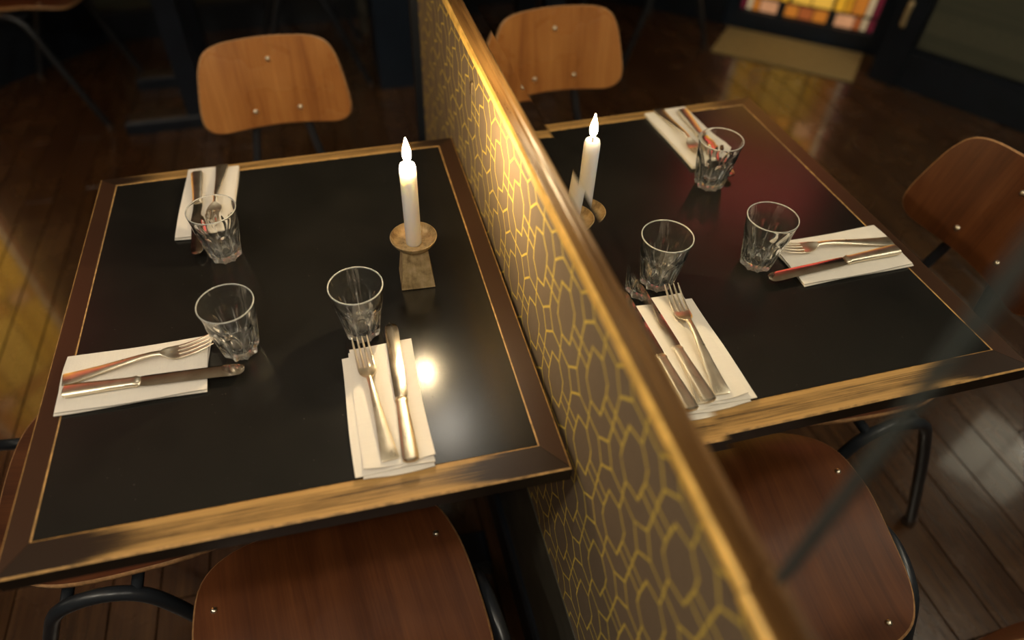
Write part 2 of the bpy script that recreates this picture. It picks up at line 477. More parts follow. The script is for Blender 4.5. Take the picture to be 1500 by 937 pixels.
# shift pattern origin: object coords are local, so move the texture with the wall's own origin
b = MB(); b.box((0.004, -2.0 + YO, 0.11), (0.0745, PE + YO, 0.4095))
struct(on_wall(b, 'trim_1', M['board']), 'plain olive grey board under the gold line wallpaper')
b = MB(); b.cbox((-0.008, -2.0 + YO, 0.0005), (0.0745, PE + YO, 0.1095), 0.006)
struct(on_wall(b, 'baseboard_right', M['navy']), 'blue black baseboard of the wallpapered partition')
b = MB(); b.box((-0.010, PE + YO + 0.0005, 0.0005), (0.085, PE + YO + 0.030, 2.0))
struct(on_wall(b, 'trim_2', M['navy']), 'dark upright post at the far end of the partition')

# dado moulding in two lengths, joint by the mirror seam
def moulding(name, y0, y1, dx, label):
    prof = [(0.0055, 0.9985), (-0.0035 + dx, 0.9985), (-0.0085 + dx, 1.004), (-0.0085 + dx, 1.0140), (-0.0055 + dx, 1.0165), (-0.0055 + dx, 1.036),
            (-0.0040 + dx, 1.039), (-0.0040 + dx, 1.0465), (-0.0015 + dx, 1.0505), (0.0055, 1.0505)]
    n = len(prof)
    b = MB()
    rings = [[(px, yy + YO, pz) for (px, pz) in prof] for yy in (y0, y1)]
    vs = rings[0] + rings[1]
    for j in range(n):
        k = (j + 1) % n
        b.add([vs[j], vs[k], vs[n + k], vs[n + j]], [(0, 1, 2, 3)], 1 if j in (1, 2, 3) else 0)
    b.add(rings[0], [tuple(range(n))]); b.add(rings[1], [tuple(range(n))])
    return struct(on_wall(b, name, [M['rail'], M['rail_edge']]), label)
moulding('trim_3', -1.011, PE, 0.0, 'long amber wood moulding between wallpaper and mirror')
moulding('trim_4', -2.0, -1.0125, -0.0015, 'short near length of amber wood moulding below the second mirror')

# mirrors: flat pane and ground bevels
def wall_mirror(y0, y1, label, bev=0.026):
    z0, z1 = 1.0508, 1.95
    t = tag(link('wall_mirror', None), label, 'mirror', 'mirrors on the partition')
    t.location = (0.6403, -0.374, 0); t.rotation_euler = (0, 0, WALL_ROT)
    a0, a1 = y0 + YO, y1 + YO
    tb = 0.032 * bev
    def strip(name, quad):
        b = MB(); b.add(quad, [(0, 1, 2, 3)])
        b.add([(0.0055, q[1], q[2]) for q in quad], [(3, 2, 1, 0)], 1)
        b.build(name, [M['mirror'], M['mirror_edge']], t, smooth=False)
    strip('pane', [(0, a0, z0 + bev), (0, a1, z0 + bev), (0, a1, z1 - bev), (0, a0, z1 - bev)])
    strip('bevel', [(-tb, a0, z0), (-tb, a1, z0), (0, a1, z0 + bev), (0, a0, z0 + bev)])
    strip('bevel', [(0, a0, z1 - bev), (0, a1, z1 - bev), (-tb, a1, z1), (-tb, a0, z1)])
    return t
wall_mirror(-1.0198, PE - 0.01, 'long wall mirror above the wallpaper reflecting the candle and the place settings')
wall_mirror(-2.0, -1.0252, 'nearer wall mirror past the thin dark upright strip')
b = MB(); b.box((-0.0030, -1.0250 + YO, 1.0512), (0.0055, -1.0200 + YO, 1.95))
struct(on_wall(b, 'trim_5', M['strip']), 'dark upright metal strip between the two mirrors')

# small metal fitting on the wallpaper
FIT = (-0.180, 0.933)
b = MB(); b.cbox((-0.0042, -0.004, -0.010), (0.0, 0.004, 0.010), 0.0012)
ft = b.build('metal_fitting', M['steel'], smooth=False)
ft.location = (wx(FIT[0]) + 0.0056, FIT[0], FIT[1]); ft.rotation_euler = (0, 0, WALL_ROT)
tag(ft, 'small bright metal plate on the wallpaper past the far table corner', 'plate')

# walls of the room
wall_box('wall_back', (-0.60, 2.42), (2.2, 2.42), 0, 2.7, -0.08, M['paper_olive'], 'dim olive wallpapered wall at the far end of the room')
b = MB(); b.cbox((-0.60, 2.385, 0.0005), (2.1, 2.4195, 0.13), 0.004)
struct(b.build('baseboard_back', M['navy'], smooth=False), 'black baseboard at the foot of the olive wall')
DP, DQ = Vector((-1.130, 1.882, 0)), Vector((-1.660, 1.386, 0))
ddir = (DQ - DP).normalized(); dn = Vector((-ddir.y, ddir.x, 0))     # dn points into the room? (checked below)
if dn.dot(Vector((0, 0, 0)) - DP) < 0: dn = -dn
A0 = DP - ddir * 0.73
def aslab(name, s0, s1, z0, z1, d0, d1, mat, parent=None, label=None, smooth=False):
    """slab on the angled entrance wall: s along from DP, d depth into the room"""
    b = MB()
    pts = []
    for z in (z0, z1):
        for (s, dd) in ((s0, d0), (s1, d0), (s1, d1), (s0, d1)):
            p = ddir * s + dn * dd
            pts.append((p.x, p.y, z))
    b.add(pts, [(0, 3, 2, 1), (4, 5, 6, 7), (0, 1, 5, 4), (1, 2, 6, 5), (2, 3, 7, 6), (3, 0, 4, 7)])
    o = b.build(name, mat, parent, smooth=smooth)
    if parent is None:
        o.location = DP
    return o
struct(aslab('wall_left_entrance', -0.73, -0.005, 0, 2.7, -0.09, 0.0, M['navy']), 'dark angled wall beside the stained glass door')
struct(aslab('wall_left_return', 0.735, 1.6, 0, 2.7, -0.09, -0.005, M['navy']), 'dark wall beyond the stained glass door')
struct(aslab('wall_left_lintel', -0.004, 0.734, 2.58, 2.7, -0.09, 0.0, M['navy']), 'dark lintel over the red fanlight')

# entrance door with leaded coloured panes
DW = 0.726
door = struct(aslab('door_1', 0.0, 0.0005, 0.0, 0.0005, -0.04, -0.039, M['navy']), 'navy framed door with leaded yellow and pink stained glass')
FW = 0.065
for (s0, s1, z0, z1) in ((0.002, FW, 0.001, 2.10), (DW - FW, DW, 0.001, 2.10)):
    aslab('door_stile', s0, s1, z0, z1, -0.05, 0.0, M['navy2'], door)
for (z0, z1) in ((0.001, 0.078), (2.0, 2.10)):
    aslab('door_rail', FW, DW - FW, z0, z1, -0.05, 0.0, M['navy2'], door)
PC = {'dr': (0.10, 0.010, 0.018), 'w': (0.42, 0.30, 0.17), 'o': (0.42, 0.135, 0.018), 'p': (0.50, 0.235, 0.115), 'y': (0.62, 0.30, 0.022),
      'y2': (0.66, 0.36, 0.050), 'r': (0.30, 0.075, 0.020), 'a': (0.50, 0.215, 0.015)}
def pane_mat(k, col, gain=1.0):
    m = NT('stained_glass_' + k); c = m.coord()
    n = m.noise(c, 16, 3)
    cc = m.mix(n, tuple(x * 0.62 for x in col), tuple(min(1, x * 1.25) for x in col))
    return m.set(color=tuple(x * 0.35 for x in col), rough=0.2, emit=cc, emits=PANE_STRENGTH * gain)
PN = dict(dr='dark_red', w='white', o='orange', p='pink', y='yellow', y2='pale_yellow', r='red_brown', a='amber')
PM = {k: pane_mat(n_, PC[k]) for k, n_ in PN.items()}
PB = {k: pane_mat(n_ + '_lit', PC[k], 3.2) for k, n_ in PN.items()}      # upper panes, added glow to strengthen their reflection in the floor
lo = [('dr', .036), ('w', .038), ('o', .046), ('p', .118), (None, .044), ('o', .088), ('r', .092), ('o', .092), (None, .044), ('p', .118), ('r', .042), ('w', .040), ('dr', .042)]
hi = [('dr', .036), ('w', .038), ('y', .120), ('a', .040), ('y', .060), (None, .012), ('y2', .125), ('y2', .130), (None, .012), ('y', .060), ('a', .042), ('o', .085), ('w', .040), ('dr', .040)]
z = 0.080
def pane_row(cols, z0, z1, lit=False):
    tot = sum(c for _, c in cols); k_ = (DW - 2 * FW) / tot
    s = FW
    keys = list(PM)
    for j, (k, c_) in enumerate(cols):
        if k is not None:
            aslab('pane', s + 0.003, s + c_ * k_ - 0.003, z0 + 0.003, z1 - 0.003, -0.032, -0.026, (PB if lit else PM)[k], door)
        s += c_ * k_
pane_row(lo, z, z + 0.058)
zz = z + 0.064
rows = [(hi, 0.26), (lo, 0.085), (hi, 0.42), (lo, 0.085), (hi, 0.42), (lo, 0.085), (hi, 0.30), (lo, 0.085)]
for cols, h in rows:
    if zz + h > 1.998: h = 1.998 - zz
    if h < 0.02: break
    pane_row(cols, zz, zz + h, zz > 0.40); zz += h + 0.007
aslab('lead_came', FW, DW - FW, 0.079, 1.999, -0.031, -0.0275, M['lead'], door)
# fanlight of deep red glass over the door
fan = struct(aslab('window_1', 0.002, 0.732, 2.115, 2.135, -0.05, -0.005, M['navy2']), 'deep red glass fanlight over the stained glass door')
m = NT('ruby_glass'); M['ruby'] = m.set(color=(0.08, 0.004, 0.006), rough=0.2, emit=(0.55, 0.075, 0.065), emits=3.6 * PANE_STRENGTH)
for s in (0.01, 0.25, 0.49):
    aslab('pane', s, s + 0.225, 2.14, 2.56, -0.032, -0.026, M['ruby'], fan)

# panelled side wall in front of the door, and the window further along it
WP, WQ = (-1.505, 1.235), (-1.810, 0.668)
wd = Vector((WQ[0] - WP[0], WQ[1] - WP[1], 0)).normalized()
Lw = 3.4
WE = (WP[0] + wd.x * Lw, WP[1] + wd.y * Lw)
wall_box('wall_left', WP, WE, 0.0, 2.7, 0.07, M['navy'], 'dark painted side wall with olive wallpaper panel')
wl = bpy.data.objects['wall_left']
def wpanel(name, s0, s1, z0, z1, d, mat, kind=True, label=None):
    b = MB(); b.box((s0, 0.0005, z0), (s1, d, z1))
    o = b.build(name, mat, None if kind else wl, smooth=False)
    if kind:
        o.location = wl.location; o.rotation_euler = wl.rotation_euler
        struct(o, label)
    return o
wpanel('trim_6', 0.13, 0.88, 0.17, 1.9, 0.006, M['paper_olive'], True, 'olive wallpaper panel set in the dark side wall')
wpanel('trim_7', 0.0, 0.12, 0.0005, 2.1, 0.03, M['navy'], True, 'dark post at the end of the side wall')
wpanel('baseboard_left', 0.121, Lw, 0.0005, 0.15, 0.02, M['navy'], True, 'dark base of the side wall')
b = MB()
b.tube([(0.052, 0.033, 0.245), (0.052, 0.040, 0.252), (0.052, 0.042, 0.29), (0.052, 0.040, 0.328), (0.052, 0.033, 0.335)], 0.011, 10)
hd = b.build('bolt', M['brass'], bpy.data.objects['trim_7'])
# window: frame, two lit panes
wn = wpanel('window_2', 1.12, 1.50, 1.24, 1.27, 0.05, M['navy2'], True, 'small two pane evening window in the dark side wall')
def wchild(name, s0, s1, z0, z1, d0, d1, mat):
    b = MB(); b.box((s0, d0, z0), (s1, d1, z1)); return b.build(name, mat, wn, smooth=False)
wchild('frame_stile', 1.12, 1.145, 1.27, 1.78, 0.0005, 0.05, M['navy2']); wchild('frame_stile', 1.475, 1.50, 1.27, 1.78, 0.0005, 0.05, M['navy2'])
wchild('frame_head', 1.12, 1.50, 1.78, 1.81, 0.0005, 0.05, M['navy2']); wchild('mullion', 1.302, 1.318, 1.27, 1.78, 0.0005, 0.045, M['navy2'])
m = NT('evening_window_glass'); M['wglass'] = m.set(color=(0.1, 0.1, 0.1), rough=0.1, emit=(1.0, 0.90, 0.68), emits=WINDOW_STRENGTH)
wchild('pane', 1.145, 1.302, 1.27, 1.78, 0.01, 0.016, M['wglass']); wchild('pane', 1.318, 1.475, 1.27, 1.78, 0.01, 0.016, M['wglass'])

# column beyond the partition, outer walls, ceiling
b = MB(); b.cbox((0.628, 1.63, 0.0005), (0.90, 1.90, 2.699), 0.006)
struct(b.build('wall_column', M['navy2'], smooth=False), 'deep navy column beyond the end of the partition')
b = MB(); b.box((0.600, 2.20, 0.0005), (0.640, 2.24, 2.699))
struct(b.build('trim_8', M['board'], smooth=False), 'thin olive batten beside the navy column')
wall_box('wall_far_side', (2.2, 2.42), (2.2, -2.6), 0, 2.7, -0.08, M['navy'], 'dark wall on the far side of the partition')
wall_box('wall_front', (-3.2, -2.6), (2.2, -2.6), 0, 2.7, 0.08, M['board'], 'dim olive wall behind the camera')
b = MB(); b.box((-3.2, -2.6, 2.7005), (2.2, 2.6, 2.78))
struct(b.build('ceiling', M['ceiling'], smooth=False), 'cream plaster ceiling')
# thin pale beige slab on the floor before the door
mt = aslab('pale_floor_slab', 0.04, 0.66, 0.0, 0.006, 0.03, 0.33, M['mat']); mt.location.z = 0.0006
tag(mt, 'thin pale beige slab on the floor in front of the stained glass door', 'mat')

# ================================================================== lamps
def pendant(name, loc, watts, col, rad, label):
    t = thing(name, label, 'lamp', (loc[0], loc[1], 0), group='globe pendant lamps')
    b = MB(); b.tube([(0, 0, 2.699), (0, 0, loc[2] + rad + 0.07)], 0.003, 8, smooth=0); b.build('cord', M['iron'], t)
    b = MB(); b.lathe([(0.002, 0.0), (0.05, 0.0), (0.045, -0.02), (0.004, -0.024)], 24, (0, 0, 2.6985)); b.build('ceiling_rose', M['brass'], t)
    b = MB(); b.lathe([(0.002, 0.07), (0.022, 0.066), (0.026, 0.02), (0.03, 0.012), (0.002, 0.012)], 20, (0, 0, loc[2] + rad)); b.build('socket', M['brass'], t)
    ld = bpy.data.lights.new('bulb', 'POINT')
    ld.energy = watts; ld.color = col; ld.shadow_soft_size = rad
    lo_ = link('bulb', ld, t); lo_.location = (0, 0, loc[2])
    return t
for (n_, l_, w_, c_, r_), lab in zip(LAMPS, LAMP_LABELS):
    pendant(n_, l_, w_, c_, r_, lab)

# ================================================================== tables
TW, TD = 0.640, 0.7477
FSIDE, FFRONT, FBACK, TT = 0.0310, 0.0401, 0.0262, 0.024
def make_table(label):
    t = thing('dining_table', label, 'table', (0, 0, 0), group='dining tables')
    c = 0.0022
    # inlay
    b = MB(); b.box((FSIDE + 0.0003, -TD + FFRONT + 0.0003, TZ - TT + 0.002), (TW - FSIDE - 0.0003, -FBACK - 0.0003, TZ - 0.0003))
    b.build('inlay', M['lino'], t, smooth=False)
    # four mitred strips: corners outer/inner
    o = [(0, 0), (TW, 0), (TW, -TD), (0, -TD)]
    n = [(FSIDE, -FBACK), (TW - FSIDE, -FBACK), (TW - FSIDE, -TD + FFRONT), (FSIDE, -TD + FFRONT)]
    mats = ['frame_back', 'frame_side', 'frame_front', 'frame_side']
    for j in range(4):
        k = (j + 1) % 4
        a0, a1 = Vector((*o[j], 0)), Vector((*o[k], 0)); i0, i1 = Vector((*n[j], 0)), Vector((*n[k], 0))
        ctr = (a0 + a1 + i0 + i1) / 4
        d = (a1 - a0).normalized(); nn = Vector((-d.y, d.x, 0))      # local frame: x along strip
        if nn.dot(i0 - a0) < 0: nn = -nn
        def loc_(p, z): q = p - ctr; return (q.dot(d), q.dot(nn), z)
        oi0 = a0 + (i0 - a0) * 0.0; 
        # mitre inset
        mi = 0.0003
        A0, A1 = a0 + d * mi, a1 - d * mi; I0, I1 = i0 + d * mi, i1 - d * mi
        e0, e1 = (I0 - A0).normalized(), (I1 - A1).normalized()
        wv = (I0 - A0).dot(nn)
        f_o, f_i = c / wv, (c * 0.75) / wv
        def L0(f): return A0 + (I0 - A0) * f
        def L1(f): return A1 + (I1 - A1) * f
        b = MB()
        zt, zb = 0.0, -TT
        prof = [(0.0, zb), (0.0, zt - c * 0.8), (f_o, zt), (1 - f_i, zt), (1.0, zt - 0.0009), (1.0, zb)]
        mi_ = [2, 1, 0, 1, 2, 2]
        for q in range(6):
            r = (q + 1) % 6
            (fa, za), (fb_, zb_) = prof[q], prof[r]
            b.add([loc_(L0(fa), za), loc_(L1(fa), za), loc_(L1(fb_), zb_), loc_(L0(fb_), zb_)], [(0, 1, 2, 3)], mi_[q])
        b.add([loc_(L0(f), z_) for f, z_ in prof], [tuple(range(6))], 2)
        b.add([loc_(L1(f), z_) for f, z_ in prof], [tuple(range(6))], 2)
        s = b.build('edge_strip', [M[mats[j]], M['worn_edge'], M['edge_dark']], t, smooth=False)
        s.location = (ctr.x, ctr.y, TZ); s.rotation_euler = (0, 0, math.atan2(d.y, d.x))
        if nn.cross(d).z > 0:                    # keep right-handed: flip local y
            for v in s.data.vertices: v.co.y = -v.co.y
            s.data.flip_normals()
    # iron T legs
    for yy in (-0.50, -0.135):
        b = MB()
        b.cbox((0.285, yy - 0.03, 0.05), (0.365, yy + 0.03, TZ - TT - 0.0005), 0.003)
        b.build('post', M['iron'], t, smooth=False)
        b = MB(); b.cbox((0.045, yy - 0.040, 0.0008), (0.602, yy + 0.040, 0.050), 0.007); ft = b.build('foot_bar', M['iron'], t, smooth=False)
        b = MB(); b.cbox((0.06, yy - 0.033, 0.0502), (0.284, yy + 0.033, 0.056), 0.002); b.build('foot_cover', M['oldwood'], ft, smooth=False)
        b = MB(); b.cbox((0.08, yy - 0.025, TZ - TT - 0.014), (0.284, yy + 0.025, TZ - TT - 0.0003), 0.002); b.build('top_bracket', M['iron'], t, smooth=False)
    return t
table = make_table('laid dining table with black inlay and worn wood edging beside the mirror')
far_table = copy_tree(table)
far_table.location = (-0.435, 2.025, 0)
far_table['label'] = 'bare dining table standing further back by the olive wall'

# ================================================================== chairs (local: x right, y towards the sitter's front)
def ring_solid(b, outline, surf, thick_dir, th, scales=(1.0, 0.985, 0.9, 0.7, 0.45, 0.2), ctr=(0, 0), e=0.0025):
    """plate from an outline: rings towards the centre; surf(u,v)->(x,y,z); thick_dir(u,v)->unit"""
    n = len(outline)
    def ring(s, off):
        out = []
        for (u, v) in outline:
            uu, vv = ctr[0] + (u - ctr[0]) * s, ctr[1] + (v - ctr[1]) * s
            p = Vector(surf(uu, vv)) - Vector(thick_dir(uu, vv)) * off
            out.append(tuple(p))
        return out
    top = [ring(s, 0) for s in scales[1:]]
    bot = [ring(s, th) for s in scales[1:]]
    edge1, edge2 = ring(1.0, th * 0.25), ring(1.0, th * 0.75)
    # top rings
    seq = list(reversed(top))
    b.loft(seq, 0, caps=False)
    b.add(seq[0], [tuple(range(n))], 0)
    b.loft([top[0], edge1, edge2, bot[0]], 1, caps=False)
    b.loft(bot, 0, caps=False)
    b.add(bot[-1], [tuple(range(n - 1, -1, -1))], 0)

def spline_outline(pts, k=5):
    P = [Vector((p[0], p[1], 0)) for p in pts]; n = len(P); out = []
    for i in range(n):
        p0, p1, p2, p3 = P[i - 1], P[i], P[(i + 1) % n], P[(i + 2) % n]
        for j in range(k):
            t = j / k
            q = 0.5 * ((2 * p1) + (p2 - p0) * t + (2 * p0 - 5 * p1 + 4 * p2 - p3) * t * t + (3 * p1 - p0 - 3 * p2 + p3) * t ** 3)
            out.append((q.x, q.y))
    return out

SEAT_R = [(0.0, 0.192), (0.085, 0.190), (0.145, 0.176), (0.180, 0.142), (0.194, 0.085), (0.197, 0.02), (0.191, -0.075), (0.172, -0.130), (0.140, -0.162), (0.085, -0.182)]
SEAT = SEAT_R + [(0.0, -0.188)] + [(-u, v) for (u, v) in reversed(SEAT_R[1:])]
def seat_surf(u, v):
    z = 0.470 + 0.30 * u * u * (1 if v < 0.05 else max(0.0, 1 - (v - 0.05) / 0.12)) - 0.010 * math.exp(-((v + 0.06) / 0.10) ** 2)
    if v > 0.10: z -= 1.9 * (v - 0.10) ** 2
    if v < -0.12: z += 2.2 * (v + 0.12) ** 2
    return (u, v, z)
BH0, BH1 = 0.612, 0.802
BACK_R = [(0.0, BH0 + 0.002), (0.09, BH0 + 0.001), (0.135, BH0 + 0.004), (0.160, BH0 + 0.022), (0.1645, BH0 + 0.055), (0.155, BH0 + 0.115), (0.146, BH0 + 0.150), (0.130, BH0 + 0.176), (0.100, BH0 + 0.188), (0.05, BH0 + 0.191)]
BACK = BACK_R + [(0.0, BH0 + 0.192)] + [(-u, v) for (u, v) in reversed(BACK_R[1:])]
def back_y(u, w_): return -0.234 - 0.20 * (w_ - BH0) + 1.15 * u * u
def back_surf(u, w_): return (u, back_y(u, w_), w_)
def back_n(u, w_):
    n = Vector((-2.3 * u, 1.0, 0.20)); return n.normalized()
def rivet_mesh(b, p, n, r=0.0062):
    n = Vector(n).normalized(); a = n.orthogonal().normalized(); c_ = n.cross(a); rings = []
    for (rr, h) in ((1.0, -0.3), (1.0, 0.08), (0.82, 0.42), (0.45, 0.62), (0.08, 0.68)):
        rings.append([tuple(Vector(p) + n * (h * r) + (a * math.cos(t) + c_ * math.sin(t)) * rr * r) for t in [2 * PI * k / 14 for k in range(14)]])
    b.loft(rings)

def make_chair(label, ply):
    t = thing('plywood_chair', label, 'chair', group='plywood chairs with tube frames')
    b = MB(); ring_solid(b, spline_outline(SEAT, 4), seat_surf, lambda u, v: (0, 0, 1), 0.011)
    seat = b.build('seat', [M[ply], M['ply_edge']], t, angle=0.9)
    for (u, v) in ((-0.164, 0.092), (0.164, 0.092), (-0.126, -0.143), (0.126, -0.143)):
        b = MB(); rivet_mesh(b, seat_surf(u, v), (0, 0, 1), 0.0052); b.build('rivet', M['steel'], seat)
    b = MB(); ring_solid(b, spline_outline(BACK, 4), back_surf, back_n, 0.010, ctr=(0, (BH0 + BH1) / 2))
    back = b.build('backrest', [M[ply], M['ply_edge']], t, angle=0.9)
    for (u, w_) in ((0.0, 0.757), (-0.05, 0.648), (0.05, 0.648)):
        b = MB(); rivet_mesh(b, back_surf(u, w_), back_n(u, w_)); b.build('rivet', M['steel'], back)
    for s in (-1, 1):
        b = MB()
        b.tube([(s * 0.214, -0.272, 0.012), (s * 0.214, -0.258, 0.05), (s * 0.211, -0.172, 0.26), (s * 0.208, -0.122, 0.375), (s * 0.207, -0.094, 0.424), (s * 0.207, -0.052, 0.4455), (s * 0.207, -0.006, 0.4440),
                (s * 0.207, 0.030, 0.418), (s * 0.208, 0.056, 0.365), (s * 0.210, 0.090, 0.265), (s * 0.214, 0.172, 0.05), (s * 0.214, 0.184, 0.012)], 0.0112, 12, smooth=5)
        leg = b.build('leg_frame', M['tube'], t)
        for (fy) in (-0.272, 0.184):
            b = MB(); b.lathe([(0.002, 0.0008), (0.0135, 0.0008), (0.0142, 0.006), (0.0135, 0.022), (0.0118, 0.026), (0.002, 0.026)], 14, (s * 0.214, fy, 0)); b.build('foot_cap', M['rubber'], leg)
        b = MB()
        b.tube([(s * 0.100, 0.090, 0.4385), (s * 0.104, -0.05, 0.441), (s * 0.106, -0.15, 0.446), (s * 0.102, -0.198, 0.452), (s * 0.090, -0.228, 0.476),
                (s * 0.076, -0.244, 0.520), (s * 0.064, -0.252, 0.580), (s * 0.053, -0.2590, 0.640), (s * 0.048, -0.2665, 0.690)], 0.0098, 12, smooth=5)
        b.build('back_support', M['tube'], t)
    for yv in (0.020, -0.080):
        b = MB(); b.tube([(-0.205, yv, 0.432), (0.205, yv, 0.432)], 0.009, 10, smooth=0); b.build('cross_tube', M['tube'], t)
    return t
chair = make_chair('red brown plywood chair at the near end, only its seat in view', 'ply_red')
chair.location = (0.330, -0.775, 0); chair.rotation_euler = (0, 0, math.radians(8.2))
def place_chair(x, y, rz, label):
    c_ = copy_tree(chair); c_.location = (x, y, 0); c_.rotation_euler = (0, 0, rz); c_['label'] = label
    return c_
bright = make_chair('honey brown plywood chair behind the laid table with its backrest above the far edge', 'ply')
bright.location = (0.303, 0.113, 0); bright.rotation_euler = (0, 0, PI + 0.01)
place_chair(0.004, -0.430, -PI / 2 + 0.02, 'red brown plywood chair under the left side of the table, its backrest in the mirror')
place_chair(-0.600, 1.790, -PI / 2 - 0.20, 'plywood chair on the left of the bare table at the back')
place_chair(0.318, 1.875, PI / 2, 'plywood chair on the right of the bare table at the back, beside the navy column')

# ================================================================== things on the table
def napkin(name, label, layers, rz=0.0, loc=(0, 0), seed=0):
    """folded linen: layers of (x0,x1,y0,y1,z0,z1,wave) with soft rounded edges"""
    rnd = random.Random(seed); b = MB()
    for (x0, x1, y0, y1, z0, z1, wav, skew) in layers:
        nx, ny = 14, 22
        ph = rnd.random() * 6
        def S(i, j, top):
            fx, fy = i / nx, j / ny
            x = x0 + (x1 - x0) * fx; y = y0 + (y1 - y0) * fy
            x += skew * (fy - 0.5) + 0.0012 * math.sin(fy * 5 + ph); y += 0.0014 * math.sin(fx * 4.1 + ph * 1.7)
            lift = wav * (0.5 + 0.5 * math.sin(fx * 4.6 + ph)) * (1 - min(1, fy / 0.18)) + 0.0005 * math.sin(fx * 7 + fy * 9 + ph)
            ed = min(min(fx, 1 - fx) * (x1 - x0), min(fy, 1 - fy) * (y1 - y0))
            rnd_ = 1 - max(0.0, 1 - ed / 0.004) ** 2 * 0.55
            th = (z1 - z0)
            zm = (z0 + z1) / 2 + max(0, lift)
            z = zm + th / 2 * rnd_ if top else zm - th / 2 * rnd_ - 0.0001
            if not top: z = max(z, 0.0004)
            return (x, y, z)
        top = [[S(i, j, True) for i in range(nx + 1)] for j in range(ny + 1)]
        bot = [[S(i, j, False) for i in range(nx + 1)] for j in range(ny + 1)]
        vs = [p for r in top for p in r] + [p for r in bot for p in r]
        o = (nx + 1) * (ny + 1); fs = []
        for j in range(ny):
            for i in range(nx):
                a = j * (nx + 1) + i
                fs.append((a, a + 1, a + nx + 2, a + nx + 1)); fs.append((o + a, o + a + nx + 1, o + a + nx + 2, o + a + 1))
        per = [i for i in range(nx + 1)] + [j * (nx + 1) + nx for j in range(1, ny + 1)] + [ny * (nx + 1) + i for i in range(nx - 1, -1, -1)] + [j * (nx + 1) for j in range(ny - 1, 0, -1)]
        for q in range(len(per)):
            a, c_ = per[q], per[(q + 1) % len(per)]
            fs.append((a, o + a, o + c_, c_))
        b.add(vs, fs)
    o = b.build(name, M['linen'], angle=1.2)
    o.location = (loc[0], loc[1], TZ); o.rotation_euler = (0, 0, rz)
    return tag(o, label, 'napkin', 'folded linen napkins')
# local y runs along the napkin, wave at its y0 (hem) end
napkin('linen_napkin', 'folded linen napkin nearest the mirror, at the front edge of the table',
       [(-0.042, 0.043, -0.103, 0.097, 0.0004, 0.0030, 0.0008, 0.002), (-0.051, 0.044, -0.099, 0.088, 0.0031, 0.0054, 0.0030, -0.001), (-0.040, 0.0455, -0.0935, 0.100, 0.0055, 0.0082, 0.0055, 0.001)],
       rz=0.005, loc=(0.4375, -0.6085), seed=3)
napkin('linen_napkin', 'folded linen napkin lying crosswise at the left edge of the table',
       [(-0.049, 0.049, -0.094, 0.094, 0.0004, 0.0034, 0.0, 0.0), (-0.048, 0.0485, -0.0935, 0.0935, 0.0035, 0.0066, 0.0006, 0.0)],
       rz=-PI / 2 - 0.012, loc=(0.1170, -0.4870), seed=8)
napkin('linen_napkin', 'folded linen napkin at the far edge of the table behind a glass',
       [(-0.045, 0.045, -0.098, 0.098, 0.0004, 0.0034, 0.0, 0.0), (-0.0445, 0.0445, -0.0975, 0.0975, 0.0035, 0.0072, 0.0008, 0.0)],
       rz=PI - 0.035, loc=(0.1935, -0.1130), seed=5)

def rect_ring(x, hw, z, ht, n=10, bow=0.0):
    """super-ellipse section across the piece at station x"""
    out = []
    for k in range(n):
        a = 2 * PI * k / n + PI / n
        cs, sn = math.cos(a), math.sin(a)
        ex = 0.55
        yy = hw * math.copysign(abs(cs) ** ex, cs); hh = ht * math.copysign(abs(sn) ** ex, sn)
        out.append((x, yy, z + hh + bow * (yy / max(hw, 1e-6)) ** 2))
    return out
def make_fork(label):
    t = thing('table_fork', label, 'fork', group='silver forks')
    b = MB()
    st = [(-0.097, 0.0098, 0.0016, 0.0014), (-0.0955, 0.0112, 0.0018, 0.0017), (-0.080, 0.0100, 0.0026, 0.0017), (-0.050, 0.0072, 0.0052, 0.0018), (-0.020, 0.0052, 0.0085, 0.0021),
          (0.004, 0.0040, 0.0106, 0.0023), (0.018, 0.0036, 0.0108, 0.0024), (0.028, 0.0040, 0.0096, 0.0022)]
    b.loft([rect_ring(x, hw, z, ht) for (x, hw, z, ht) in st]); b.build('handle', M['silver'], t)
    b = MB()
    st = [(0.028, 0.0040, 0.0096, 0.0019, 0), (0.032, 0.0080, 0.0072, 0.0015, 0.0006), (0.037, 0.0108, 0.0048, 0.0013, 0.0012), (0.044, 0.0121, 0.0030, 0.0012, 0.0014), (0.051, 0.0122, 0.0030, 0.0012, 0.0012)]
    b.loft([rect_ring(x, hw, z, ht, 14, bow) for (x, hw, z, ht, bow) in st])
    head = b.build('head', M['silver'], t)
    for k in range(4):
        yc = -0.0102 + 0.0068 * k
        b = MB(); rings = []
        for (x, z, hw, ht) in [(0.049, 0.0032, 0.0019, 0.0011), (0.060, 0.0040, 0.0018, 0.0011), (0.074, 0.0062, 0.0016, 0.0011), (0.088, 0.0100, 0.0013, 0.0009), (0.0975, 0.0135, 0.0006, 0.0005)]:
            rings.append([(px, py + yc, pz) for (px, py, pz) in rect_ring(x, hw, z + 0.0004, ht, 8)])
        b.loft(rings); b.build('tine', M['silver'], head)
    return t
